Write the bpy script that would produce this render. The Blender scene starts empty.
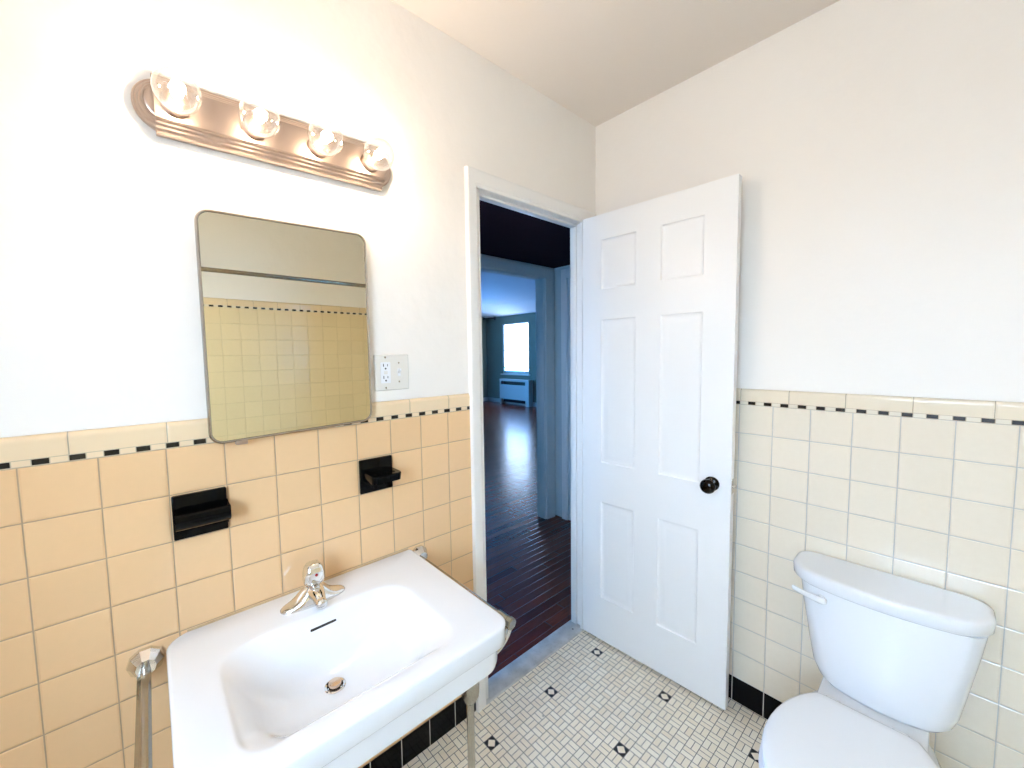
import bpy, bmesh, math, random
from mathutils import Vector, Matrix
PI = math.pi
sc = bpy.context.scene
COL = sc.collection
random.seed(4)

# ------------------------------------------------------------------ materials
class X:
    """tiny wrapper: maths on shader sockets"""
    def __init__(s, nt, v): s.nt = nt; s.v = v
    def _op(s, op, *o, clamp=False):
        n = s.nt.nodes.new('ShaderNodeMath'); n.operation = op; n.use_clamp = clamp
        for i, a in enumerate((s,) + o):
            a = a.v if isinstance(a, X) else a
            if isinstance(a, (int, float)): n.inputs[i].default_value = a
            else: s.nt.links.new(a, n.inputs[i])
        return X(s.nt, n.outputs[0])
    def __add__(s, o): return s._op('ADD', o)
    def __sub__(s, o): return s._op('SUBTRACT', o)
    def __mul__(s, o): return s._op('MULTIPLY', o)
    def __truediv__(s, o): return s._op('DIVIDE', o)
    def fl(s): return s._op('FLOOR')
    def fr(s): return s._op('FRACT')
    def ab(s): return s._op('ABSOLUTE')
    def mod(s, o): return s._op('FLOORED_MODULO', o)
    def lt(s, o): return s._op('LESS_THAN', o)
    def gt(s, o): return s._op('GREATER_THAN', o)
    def mn(s, o): return s._op('MINIMUM', o)
    def mx(s, o): return s._op('MAXIMUM', o)
    def inv(s): return s._op('MULTIPLY_ADD', -1.0, 1.0)
    def ramp(s, a, b):
        n = s.nt.nodes.new('ShaderNodeMapRange'); n.clamp = True
        s.nt.links.new(s.v, n.inputs[0]); n.inputs[1].default_value = a; n.inputs[2].default_value = b
        return X(s.nt, n.outputs[0])

def new_mat(name):
    m = bpy.data.materials.new(name); m.use_nodes = True
    nt = m.node_tree; b = nt.nodes['Principled BSDF']
    return m, nt, b

def mixc(nt, f, a, b):
    n = nt.nodes.new('ShaderNodeMix'); n.data_type = 'RGBA'
    for i, v in ((0, f), (6, a), (7, b)):
        v = v.v if isinstance(v, X) else v
        if isinstance(v, (tuple, list)): n.inputs[i].default_value = (*v[:3], 1)
        elif isinstance(v, (int, float)): n.inputs[i].default_value = v
        else: nt.links.new(v, n.inputs[i])
    return n.outputs[2]

def coords(nt):
    tc = nt.nodes.new('ShaderNodeNewGeometry'); sp = nt.nodes.new('ShaderNodeSeparateXYZ')
    nt.links.new(tc.outputs['Position'], sp.inputs[0])
    return [X(nt, sp.outputs[i]) for i in range(3)], tc.outputs['Position']

def noise(nt, pos, scale, detail=3, stretch=None):
    n = nt.nodes.new('ShaderNodeTexNoise'); n.inputs['Scale'].default_value = scale; n.inputs['Detail'].default_value = detail
    if stretch:
        mp = nt.nodes.new('ShaderNodeMapping'); mp.inputs['Scale'].default_value = stretch
        nt.links.new(pos, mp.inputs[0]); pos = mp.outputs[0]
    nt.links.new(pos, n.inputs['Vector'])
    return X(nt, n.outputs[0])

def bump(nt, b, h, dist, strength=1.0):
    n = nt.nodes.new('ShaderNodeBump'); n.inputs['Distance'].default_value = dist; n.inputs['Strength'].default_value = strength
    nt.links.new(h.v, n.inputs['Height']); nt.links.new(n.outputs[0], b.inputs['Normal'])

def plain(name, col, rough=.5, metal=0, bumpamt=0, bscale=20, coat=0, spec=None, var=0):
    m, nt, b = new_mat(name)
    b.inputs['Base Color'].default_value = (*col, 1); b.inputs['Roughness'].default_value = rough
    b.inputs['Metallic'].default_value = metal; b.inputs['Coat Weight'].default_value = coat
    if spec is not None: b.inputs['Specular IOR Level'].default_value = spec
    _, pos = coords(nt)
    n = noise(nt, pos, bscale, 4)
    if bumpamt: bump(nt, b, n, bumpamt)
    if var:
        nt.links.new(mixc(nt, n, tuple(c * (1 - var) for c in col), tuple(min(1, c * (1 + var)) for c in col)), b.inputs['Base Color'])
    return m

def emit(name, col, s):
    m = bpy.data.materials.new(name); m.use_nodes = True; nt = m.node_tree
    nt.nodes.remove(nt.nodes['Principled BSDF'])
    e = nt.nodes.new('ShaderNodeEmission'); e.inputs[0].default_value = (*col, 1); e.inputs[1].default_value = s
    nt.links.new(e.outputs[0], nt.nodes['Material Output'].inputs[0])
    return m

SKY = 12.0
P = 0.1095            # tile pitch
ZS = 1.1936           # underside of the dash strip
CREAM_LAMPLIT = (0.86, 0.56, 0.30)  # tile colour with the left wall's warm light mixed in
def tile_mat(name, axis, u0, ztop=ZS, col=CREAM_LAMPLIT, rough=.07, grout=(0.44, 0.30, 0.18), gw=.0095):
    m, nt, b = new_mat(name)
    c, pos = coords(nt)
    u = (c[axis] - u0) / P; v = (c[2] - ztop) / P
    fu = u.fr(); fv = v.fr()
    eu = fu.mn(fu.inv()); ev = fv.mn(fv.inv()); e = eu.mn(ev)
    g = e.ramp(gw * .7, gw * 1.5)
    wn = nt.nodes.new('ShaderNodeTexWhiteNoise'); cb = nt.nodes.new('ShaderNodeCombineXYZ')
    nt.links.new(u.fl().v, cb.inputs[0]); nt.links.new(v.fl().v, cb.inputs[1]); nt.links.new(cb.outputs[0], wn.inputs[0])
    tc = mixc(nt, X(nt, wn.outputs[0]), tuple(x * .975 for x in col), tuple(min(1, x * 1.02) for x in col))
    nz = noise(nt, pos, 60, 3)
    tc = mixc(nt, nz * .12, tc, (0.55, 0.42, 0.25))
    nt.links.new(mixc(nt, g, grout, tc), b.inputs['Base Color'])
    nt.links.new((g.inv() * .5 + rough).v, b.inputs['Roughness'])
    h = e.ramp(0, .035) + noise(nt, pos, 7, 1) * .10
    bump(nt, b, h, .0016)
    return m

def floor_mosaic():
    m, nt, b = new_mat('basketweave_mosaic')
    c, pos = coords(nt)
    cx, cy = .0410, .0402
    u = (c[0] - (.1425 - cx / 2)) / cx; v = (c[1] - (-.1865 - cy / 2)) / cy
    iu, iv, fu, fv = u.fl(), v.fl(), u.fr(), v.fr()
    odd = (iu + iv).mod(2.0).gt(.5)
    edge = fu.mn(fu.inv()).mn(fv.mn(fv.inv()))
    acc = iu.mod(8.0).lt(.5) * iv.mod(8.0).lt(.5)
    sp = (fu - .5).ab() * odd + (fv - .5).ab() * odd.inv() + acc
    e = edge.mn(sp)
    g = e.ramp(.016, .034)
    dia = ((fu - .5).ab() + (fv - .5).ab())
    light = dia.lt(.42)
    blackm = acc * light.inv()
    wn = nt.nodes.new('ShaderNodeTexWhiteNoise'); cb = nt.nodes.new('ShaderNodeCombineXYZ')
    half = (fu.gt(.5) * odd + fv.gt(.5) * odd.inv())
    nt.links.new(iu.v, cb.inputs[0]); nt.links.new(iv.v, cb.inputs[1]); nt.links.new(half.v, cb.inputs[2]); nt.links.new(cb.outputs[0], wn.inputs[0])
    tc = mixc(nt, X(nt, wn.outputs[0]), (0.93, 0.81, 0.62), (0.99, 0.91, 0.75))
    tc = mixc(nt, noise(nt, pos, 3, 2).ramp(.35, .75) * .25, tc, (0.60, 0.52, 0.40))
    tc = mixc(nt, blackm, tc, (0.006, 0.006, 0.006))
    # one chipped dark spot
    dx = c[0] - .195; dy = c[1] + .614
    spot = (dx * dx + dy * dy).lt(.00001)
    tc = mixc(nt, spot, tc, (.05, .04, .035))
    nt.links.new(mixc(nt, g, (0.085, 0.075, 0.068), tc), b.inputs['Base Color'])
    b.inputs['Roughness'].default_value = .38
    bump(nt, b, e.ramp(0, .08), .0006)
    return m

def strip_mat(name, axis, start, period, bw, pale=(0.82, 0.74, 0.60)):
    m, nt, b = new_mat(name)
    c, pos = coords(nt)
    f = ((c[axis] - start) / period).fr()
    black = f.lt(bw / period)
    z = c[2]
    e1 = f.mn(f.inv()).mn((f - bw / period).ab()) * period
    ez = ((z - (ZS + .0072)).ab() - .0056)
    g1 = e1.lt(.0008); g2 = ez.gt(0.0)
    g = g1.mx(g2)
    blk = black * (g2.inv())
    tc = mixc(nt, black, pale, (0.006, 0.005, 0.005))
    nt.links.new(mixc(nt, g, tc, (0.58, 0.47, 0.33)), b.inputs['Base Color'])
    b.inputs['Roughness'].default_value = .22
    bump(nt, b, g.inv(), .0006)
    return m

def strip_mat2(zc):   # the same strip, higher on the opposite wall
    m, nt, b = new_mat('dash_strip_high')
    c, pos = coords(nt)
    f = ((c[1] + 1.40) / .0505).fr()
    ez = (c[2] - zc).ab().lt(.006)
    nt.links.new(mixc(nt, f.lt(.5) * ez, (0.80, 0.70, 0.52), (0.006, 0.005, 0.005)), b.inputs['Base Color'])
    b.inputs['Roughness'].default_value = .2
    return m

def cap_mat(name, axis, start, period, col=(0.84, 0.65, 0.42)):
    m, nt, b = new_mat(name)
    c, pos = coords(nt)
    f = ((c[axis] - start) / period).fr()
    e = f.mn(f.inv()) * period
    g = e.ramp(.0007, .0013)
    nt.links.new(mixc(nt, g, (0.45, 0.38, 0.28), col), b.inputs['Base Color'])
    b.inputs['Roughness'].default_value = .12
    bump(nt, b, e.ramp(0, .004) + noise(nt, pos, 8, 2) * .3, .0012)
    return m

def base_mat(name, axis, u0):
    m, nt, b = new_mat(name)
    c, pos = coords(nt)
    f = ((c[axis] - u0) / P).fr(); e = f.mn(f.inv()); g = e.ramp(.010, .017)
    nt.links.new(mixc(nt, g, (0.62, 0.58, 0.52), (0.004, 0.004, 0.005)), b.inputs['Base Color'])
    nt.links.new((g.inv() * .5 + .12).v, b.inputs['Roughness'])
    b.inputs['Specular IOR Level'].default_value = .10
    bump(nt, b, e.ramp(0, .04), .0012)
    return m

def wood_floor():
    m, nt, b = new_mat('dark_oak_floor')
    c, pos = coords(nt)
    u = c[0] / .057; fu = u.fr(); e = fu.mn(fu.inv())
    wn = nt.nodes.new('ShaderNodeTexWhiteNoise'); wn.noise_dimensions = '2D'
    cb = nt.nodes.new('ShaderNodeCombineXYZ')
    nt.links.new(u.fl().v, cb.inputs[0])
    w0 = nt.nodes.new('ShaderNodeTexWhiteNoise'); w0.noise_dimensions = '1D'; nt.links.new(u.fl().v, w0.inputs['W'])
    v = c[1] / .9 + X(nt, w0.outputs[0]) * 7.0
    nt.links.new(v.fl().v, cb.inputs[1]); nt.links.new(cb.outputs[0], wn.inputs[0])
    r = X(nt, wn.outputs[0])
    tc = mixc(nt, r, (0.11, 0.014, 0.006), (0.22, 0.036, 0.014))
    gr = noise(nt, pos, 6, 5, (30, 1.2, 1))
    tc = mixc(nt, gr.ramp(.35, .75) * .5, tc, (0.035, 0.010, 0.006))
    gap = e.lt(.02).mx((v.fr()).lt(.004))
    nt.links.new(mixc(nt, gap, tc, (0.012, 0.005, 0.004)), b.inputs['Base Color'])
    nt.links.new((gr * .10 + r * .05 + .15).v, b.inputs['Roughness'])
    bump(nt, b, e.ramp(0, .06) * .35 + gr * .12 + noise(nt, pos, 5, 2, (1.5, 5, 1)) * .9, .0016)
    return m

def marble():
    m, nt, b = new_mat('threshold_marble')
    c, pos = coords(nt)
    n = noise(nt, pos, 14, 6, (1, 1, 1)); n2 = noise(nt, pos, 70, 3)
    tc = mixc(nt, n.ramp(.3, .7), (0.42, 0.40, 0.37), (0.66, 0.65, 0.63))
    tc = mixc(nt, n2.ramp(.55, .8) * .35, tc, (0.25, 0.23, 0.21))
    dx = c[0] + .025; dy = c[1] + .155
    tc = mixc(nt, (dx * dx + dy * dy).lt(.000022), tc, (0.04, 0.035, 0.03))
    nt.links.new(tc, b.inputs['Base Color']); b.inputs['Roughness'].default_value = .35
    return m

M = {}
M['wall'] = plain('wall_paint', (0.92, 0.875, 0.81), .55, bumpamt=.005, bscale=7)
M['ceil'] = plain('ceiling_paint', (0.86, 0.78, 0.70), .8, bumpamt=.0015, bscale=8)
M['trim'] = plain('gloss_trim_paint', (0.90, 0.875, 0.83), .28, bumpamt=.0006, bscale=30)
M['door'] = plain('door_paint', (0.92, 0.91, 0.89), .32, bumpamt=.0006, bscale=25)
M['tileL'] = tile_mat('cream_tile_left_lamplit', 1, -1.8736)
M['tileR'] = tile_mat('cream_tile_back_daylit', 0, .6574, col=(0.86, 0.765, 0.62), grout=(0.52, 0.51, 0.49), gw=.0085)  # same tile, paler: the back wall's cooler light is put into the colour
M['tileO'] = tile_mat('cream_tile_opposite', 1, -1.40, ztop=ZS + 5 * P, col=(0.88, 0.70, 0.42), rough=.22, grout=(0.66, 0.52, 0.30), gw=.008)  # same tile, colour shifted for the light on the opposite wall
M['floor'] = floor_mosaic()
M['stripL'] = strip_mat('dash_strip_left', 1, -1.855, .0501, .0245, (0.85, 0.66, 0.43))  # pale pieces warmed to follow the left tile's light tint
M['stripR'] = strip_mat('dash_strip_back', 0, .6860, .0512, .0245)
M['stripO'] = strip_mat2(ZS + 5 * P + .0072)
M['capL'] = cap_mat('cap_tile_left', 1, -1.804, .1535)
M['capR'] = cap_mat('cap_tile_back', 0, .661, .1527, col=(0.84, 0.73, 0.56))  # paler cap, following the back tile's light tint
M['capO'] = cap_mat('cap_tile_opposite', 1, -1.40, .1527)
M['baseL'] = base_mat('black_base_left', 1, -1.8736)
M['baseR'] = base_mat('black_base_back', 0, .6574)
M['wood'] = wood_floor()
M['marble'] = marble()
M['china'] = plain('white_vitreous_china', (0.84, 0.86, 0.89), .08, coat=.3)
M['plastic'] = plain('white_plastic', (0.86, 0.87, 0.88), .18)
M['black_ceramic'] = plain('black_glazed_ceramic', (0.002, 0.002, 0.002), .06, spec=.13, bumpamt=.0008, bscale=40)
M['chrome'] = plain('polished_chrome', (0.80, 0.79, 0.77), .07, 1)
M['oldchrome'] = plain('worn_chrome', (0.42, 0.40, 0.35), .22, 1, bumpamt=.0006, bscale=60, var=.12)
M['nickel'] = plain('brushed_nickel', (0.50, 0.395, 0.33), .30, 1)
M['frame'] = plain('mirror_rail_steel', (0.42, 0.38, 0.34), .25, 1)
M['mirror'] = plain('aged_mirror_glass', (0.76, 0.705, 0.54), .012, 1)
M['knob'] = plain('dark_knob_metal', (0.03, 0.029, 0.027), .10, 1)
M['blackplastic'] = plain('dark_slot', (0.01, 0.01, 0.01), .5)
M['red'] = plain('red_dot', (0.35, 0.01, 0.02), .3)
M['brass'] = plain('stopper_cap', (0.75, 0.58, 0.45), .18, 1)
M['plate'] = plain('ivory_plate', (0.80, 0.77, 0.70), .25)
M['caulk'] = plain('old_caulk', (0.50, 0.36, 0.20), .6, var=.3, bscale=40)
M['livwall'] = plain('living_wall_paint', (0.15, 0.175, 0.125), .8)
M['hallwall'] = plain('hall_wall_paint', (0.66, 0.68, 0.66), .6)
M['livceil'] = plain('living_ceiling_paint', (0.72, 0.76, 0.80), .9, bumpamt=.012, bscale=3)
M['soffit'] = plain('hall_soffit_dark', (0.040, 0.010, 0.014), .9, spec=.1)  # near-black even colour for the low hall ceiling
M['radiator'] = plain('radiator_cover_paint', (0.42, 0.47, 0.43), .4)
M['rod'] = plain('steel_rod', (0.30, 0.27, 0.22), .2, 1)
M['filament'] = emit('bulb_glow', (1.0, 0.79, 0.58), 285.0)
M['daylight'] = emit('daylight_far', (0.14, 0.42, 1.0), 26.0)
M['blind'] = emit('lit_blind', (0.55, 0.72, 1.0), 7.0)
M['fill_side'] = emit('fill_light_side', (0.09, 0.38, 1.0), 33.0)  # glow of the added side window in the living room
M['fill_hall'] = emit('fill_light_hall', (0.07, 0.42, 1.0), 6.0)  # glow of the added window at the hall end

def glass_bulb():
    m = bpy.data.materials.new('clear_bulb_glass'); m.use_nodes = True; nt = m.node_tree
    nt.nodes.remove(nt.nodes['Principled BSDF'])
    t = nt.nodes.new('ShaderNodeBsdfTransparent'); t.inputs[0].default_value = (.97, .96, .95, 1)
    g = nt.nodes.new('ShaderNodeBsdfGlossy'); g.inputs['Roughness'].default_value = .03
    lw = nt.nodes.new('ShaderNodeLayerWeight'); lw.inputs[0].default_value = .35
    mx = nt.nodes.new('ShaderNodeMixShader')
    nt.links.new(lw.outputs['Facing'], mx.inputs[0]); nt.links.new(t.outputs[0], mx.inputs[1]); nt.links.new(g.outputs[0], mx.inputs[2])
    tr = nt.nodes.new('ShaderNodeBsdfTranslucent'); tr.inputs[0].default_value = (.9, .9, .9, 1)
    m2 = nt.nodes.new('ShaderNodeMixShader'); m2.inputs[0].default_value = .010
    nt.links.new(mx.outputs[0], m2.inputs[1]); nt.links.new(tr.outputs[0], m2.inputs[2])
    nt.links.new(m2.outputs[0], nt.nodes['Material Output'].inputs[0])
    return m
M['bulb'] = glass_bulb()
def clear_pane():
    m = bpy.data.materials.new('clear_window_glass'); m.use_nodes = True; nt = m.node_tree
    nt.nodes.remove(nt.nodes['Principled BSDF'])
    t = nt.nodes.new('ShaderNodeBsdfTransparent'); t.inputs[0].default_value = (.97, .98, .98, 1)
    g = nt.nodes.new('ShaderNodeBsdfGlossy'); g.inputs['Roughness'].default_value = .02
    mx = nt.nodes.new('ShaderNodeMixShader'); mx.inputs[0].default_value = .06
    nt.links.new(t.outputs[0], mx.inputs[1]); nt.links.new(g.outputs[0], mx.inputs[2]); nt.links.new(mx.outputs[0], nt.nodes['Material Output'].inputs[0])
    return m
M['pane'] = clear_pane()

# ------------------------------------------------------------------ mesh helpers
def obj(name, bm, mat, parent=None, smooth=35, kind=None):
    bmesh.ops.recalc_face_normals(bm, faces=bm.faces)
    if parent is not None:
        bmesh.ops.translate(bm, verts=bm.verts, vec=-wloc(parent))
    me = bpy.data.meshes.new(name); bm.to_mesh(me); bm.free()
    mats = mat if isinstance(mat, list) else [mat]
    for m in mats: me.materials.append(m)
    if smooth:
        me.polygons.foreach_set('use_smooth', [True] * len(me.polygons))
        me.set_sharp_from_angle(angle=math.radians(smooth))
    o = bpy.data.objects.new(name, me); COL.objects.link(o)
    if parent is not None: o.parent = parent
    if kind: o['kind'] = kind
    return o
def wloc(o):
    v = Vector((0, 0, 0))
    while o is not None: v += o.location; o = o.parent
    return v
def thing(name, label, cat, loc, group=None):
    o = bpy.data.objects.new(name, None); COL.objects.link(o); o.location = loc; o.empty_display_size = .05
    o['label'] = label; o['category'] = cat
    if group: o['group'] = group
    return o
def tag(o, label, cat, group=None):
    o['label'] = label; o['category'] = cat
    if group: o['group'] = group
    return o
def B(): return bmesh.new()
def box(bm, x0, x1, y0, y1, z0, z1, bev=0, seg=2):
    r = bmesh.ops.create_cube(bm, size=1); vs = r['verts']
    for v in vs: v.co = Vector(((x0 + x1) / 2 + v.co.x * (x1 - x0), (y0 + y1) / 2 + v.co.y * (y1 - y0), (z0 + z1) / 2 + v.co.z * (z1 - z0)))
    if bev:
        es = list({e for v in vs for e in v.link_edges})
        bmesh.ops.bevel(bm, geom=es, offset=bev, segments=seg, affect='EDGES', profile=.5)
    return vs
def loft(bm, rings, cap0=True, cap1=True, close=True):
    R = [[bm.verts.new(p) for p in r] for r in rings]
    n = len(R[0])
    for a, b in zip(R, R[1:]):
        for i in range(n if close else n - 1):
            j = (i + 1) % n
            bm.faces.new((a[i], a[j], b[j], b[i]))
    if cap0: bm.faces.new(R[0][::-1])
    if cap1: bm.faces.new(R[-1])
    return R
def frame_mat(c, d):
    d = Vector(d).normalized(); up = Vector((0, 0, 1)) if abs(d.z) < .9 else Vector((0, 1, 0))
    a = d.cross(up).normalized(); b = a.cross(d).normalized()
    return Vector(c), a, b, d
def lathe(bm, c, d, prof, n=32, sides=None, cap0=True, cap1=True):
    """prof: list of (along, radius)"""
    c, a, b, d = frame_mat(c, d)
    rings = []
    for t, r in prof:
        rings.append([c + d * t + (a * math.cos(2 * PI * i / n) + b * math.sin(2 * PI * i / n)) * max(r, 1e-5) for i in range(n)])
    return loft(bm, rings, cap0, cap1)
def tube(bm, pts, r, n=14, radii=None):
    pts = [Vector(p) for p in pts]
    ref = None; rings = []
    for i, p in enumerate(pts):
        d = (pts[min(i + 1, len(pts) - 1)] - pts[max(i - 1, 0)]).normalized()
        if ref is None:
            ref = Vector((0, 0, 1)) if abs(d.z) < .9 else Vector((0, 1, 0))
        a = (ref - d * ref.dot(d)).normalized(); ref = a; b = d.cross(a)
        rr = radii[i] if radii else r
        rings.append([p + (a * math.cos(2 * PI * k / n) + b * math.sin(2 * PI * k / n)) * rr for k in range(n)])
    loft(bm, rings)
def rrect(x0, x1, y0, y1, r, z, k=8, m=4):
    """rounded rectangle ring, constant point count"""
    if not isinstance(r, (tuple, list)): r = (r, r, r, r)   # (x0y0, x1y0, x1y1, x0y1)
    cs = [(x0 + r[0], y0 + r[0], r[0], PI), (x1 - r[1], y0 + r[1], r[1], 1.5 * PI), (x1 - r[2], y1 - r[2], r[2], 0), (x0 + r[3], y1 - r[3], r[3], .5 * PI)]
    pts = []
    for q, (cx, cy, rr, a0) in enumerate(cs):
        arc = [(cx + rr * math.cos(a0 + .5 * PI * i / k), cy + rr * math.sin(a0 + .5 * PI * i / k)) for i in range(k + 1)]
        pts += arc
        nx = cs[(q + 1) % 4]; s = (nx[0] + nx[2] * math.cos(nx[3]), nx[1] + nx[2] * math.sin(nx[3])); e = arc[-1]
        for i in range(1, m): pts.append((e[0] + (s[0] - e[0]) * i / m, e[1] + (s[1] - e[1]) * i / m))
    return [Vector((x, y, z)) for x, y in pts]
def prism(bm, poly, fn, t0, t1):
    """extrude 2D poly; fn(u,v,t)->Vector"""
    loft(bm, [[fn(u, v, t0) for u, v in poly], [fn(u, v, t1) for u, v in poly]])

# ------------------------------------------------------------------ bathroom shell
CE = 2.488; YB = -2.42; XO = 2.15; WT = -.072
JL, JR, JH = -.735, -.093, 2.022      # door opening
bm = B()
box(bm, WT, -.006, YB - .1, JL, 0, CE); box(bm, WT, -.006, JR, .006, 0, CE); box(bm, WT, -.006, JL, JR, JH, CE)
obj('wall_left', bm, M['wall'], smooth=0, kind='structure')
bm = B(); box(bm, WT, XO + .1, .006, .09, 0, CE); obj('wall_back', bm, M['wall'], smooth=0, kind='structure')
bm = B(); box(bm, XO + .006, XO + .1, YB - .1, .006, 0, CE); obj('wall_right', bm, M['wall'], smooth=0, kind='structure')
# wall behind the camera, with a window opening
WX0, WX1, WZ0, WZ1 = .85, 1.60, 1.00, 2.10
bm = B()
box(bm, -.006, WX0, YB - .1, YB, 0, CE); box(bm, WX1, XO + .006, YB - .1, YB, 0, CE)
box(bm, WX0, WX1, YB - .1, YB, 0, WZ0); box(bm, WX0, WX1, YB - .1, YB, WZ1, CE)
obj('wall_front', bm, M['wall'], smooth=0, kind='structure')
bm = B(); box(bm, WT, XO + .1, YB - .1, .09, CE, CE + .08); obj('ceiling', bm, M['ceil'], smooth=0, kind='structure')
bm = B(); box(bm, .0, XO + .1, YB - .1, .006, -.06, 0); obj('floor', bm, M['floor'], smooth=0, kind='structure')
w2 = bpy.data.objects.new('window_2', None); COL.objects.link(w2); w2.location = ((WX0 + WX1) / 2, YB, WZ0); w2['kind'] = 'structure'
bm = B()
for a in ((WX0 - .06, WX0, WZ0 - .06, WZ1 + .06), (WX1, WX1 + .06, WZ0 - .06, WZ1 + .06), (WX0, WX1, WZ1, WZ1 + .06), (WX0, WX1, WZ0 - .06, WZ0)):
    box(bm, a[0], a[1], YB - .02, YB + .018, a[2], a[3], .003)
obj('window_frame', bm, M['trim'], w2)
bm = B(); zm = (WZ0 + WZ1) / 2
for a in ((WX0, WX0 + .035, WZ0, WZ1), (WX1 - .035, WX1, WZ0, WZ1), (WX0 + .035, WX1 - .035, WZ1 - .035, WZ1), (WX0 + .035, WX1 - .035, WZ0, WZ0 + .04), (WX0 + .035, WX1 - .035, zm - .02, zm + .02)):
    box(bm, a[0], a[1], YB - .06, YB - .03, a[2], a[3], .002)
obj('sash', bm, M['trim'], w2)
bm = B(); box(bm, WX0 + .03, WX1 - .03, YB - .052, YB - .046, WZ0 + .03, WZ1 - .03); obj('pane', bm, M['pane'], w2, smooth=0)
pt = bpy.data.lights.new('window_portal', 'AREA'); pt.shape = 'RECTANGLE'; pt.size = WX1 - WX0; pt.size_y = WZ1 - WZ0; pt.cycles.is_portal = True
po = bpy.data.objects.new('window_portal', pt); COL.objects.link(po); po.location = ((WX0 + WX1) / 2, YB - .08, (WZ0 + WZ1) / 2); po.rotation_euler = (PI / 2, 0, PI)

# ------------------------------------------------------------------ wainscots
def cap_profile(z0, z1, d=.010):
    pr = [(-.006, z0), (0, z0)]
    for i in range(7):
        a = .5 * PI * i / 6; pr.append((-.010 + .012 * math.cos(a) if i else .0015, z1 - .014 + .014 * math.sin(a)))
    pr.append((-.006, z1)); return pr
CASL = -.7950
def wainscot(side, fn, t0, t1, tm, sm, cm, bmx, ztop=ZS):
    n = {'left': 1, 'back': 3, 'right': 5}[side]
    def sl(z0, z1, d=0.0):
        b = B(); prism(b, [(-.006, z0), (d, z0), (d, z1), (-.006, z1)], fn, t0, t1); return b
    zb = ZS - 10 * P
    obj('trim_%d' % n, sl(zb, ztop), tm, smooth=0, kind='structure')
    obj('baseboard_' + side, sl(0, zb, .0008), bmx, smooth=0, kind='structure')
    b = B(); prism(b, [(-.006, ztop), (0.0003, ztop), (0.0003, ztop + .0144), (-.006, ztop + .0144)], fn, t0, t1)
    obj('trim_%d' % (n + 10), b, sm, smooth=0, kind='structure')
    b = B(); prism(b, cap_profile(ztop + .0144, ztop + .0610), fn, t0, t1)
    obj('trim_%d' % (n + 20), b, cm, kind='structure')
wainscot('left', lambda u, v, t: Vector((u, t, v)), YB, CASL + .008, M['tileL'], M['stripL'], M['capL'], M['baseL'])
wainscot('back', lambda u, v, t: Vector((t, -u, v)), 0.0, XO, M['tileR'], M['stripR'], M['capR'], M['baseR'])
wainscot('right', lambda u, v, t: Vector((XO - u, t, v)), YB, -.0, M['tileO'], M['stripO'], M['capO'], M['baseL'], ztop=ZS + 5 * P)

# ------------------------------------------------------------------ door casing, jamb, threshold
CI = -.743; HZ = 2.008; W = .0550
prof = [(0, 0), (0, .010), (.003, .013), (.010, .0135), (.013, .016), (.030, .0175), (.042, .020), (.050, .0205), (.0535, .019), (W, .015), (W, 0)]
prof = [(w * .0475 / .055, h) for w, h in prof]; HS = 1.28
bm = B()   # left leg + head, mitred
r0 = [Vector((-.004 + h, CI - w, 0)) for w, h in prof]
r1 = [Vector((-.004 + h, CI - w, HZ + w * HS)) for w, h in prof]
r2 = [Vector((-.004 + h, -.018, HZ + w * HS)) for w, h in prof]
loft(bm, [r0, r1, r2])
obj('trim_40', bm, M['trim'], smooth=25, kind='structure')
bm = B(); loft(bm, [[Vector((-.004 + h, -.122 + w, 0)) for w, h in prof], [Vector((-.004 + h, -.122 + w, HZ)) for w, h in prof]])
box(bm, -.006, .008, -.080, .0, 0, HZ)
obj('trim_41', bm, M['trim'], smooth=25, kind='structure')
bm = B(); box(bm, -.004, .006, -.018, 0, HZ, HZ + .057, .001); obj('trim_42', bm, M['trim'], kind='structure')
bm = B()   # jamb lining with door stop
box(bm, WT - .004, -.003, JR - .012, JR, 0, JH, .001); box(bm, WT - .004, -.003, JL, JL + .012, 0, JH, .001)
box(bm, WT - .004, -.003, JL, JR, JH - .012, JH, .001)
box(bm, WT + .004, -.034, JR - .022, JR - .012, 0, JH - .012, .0015); box(bm, WT + .004, -.034, JL + .012, JL + .022, 0, JH - .012, .0015)
box(bm, WT + .004, -.034, JL + .012, JR - .012, JH - .022, JH - .012, .0015)
obj('trim_43', bm, M['trim'], kind='structure')
bm = B(); box(bm, WT - .006, .010, JL - .010, JR, -.01, .010, .003); obj('trim_44', bm, M['marble'], kind='structure')

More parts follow.
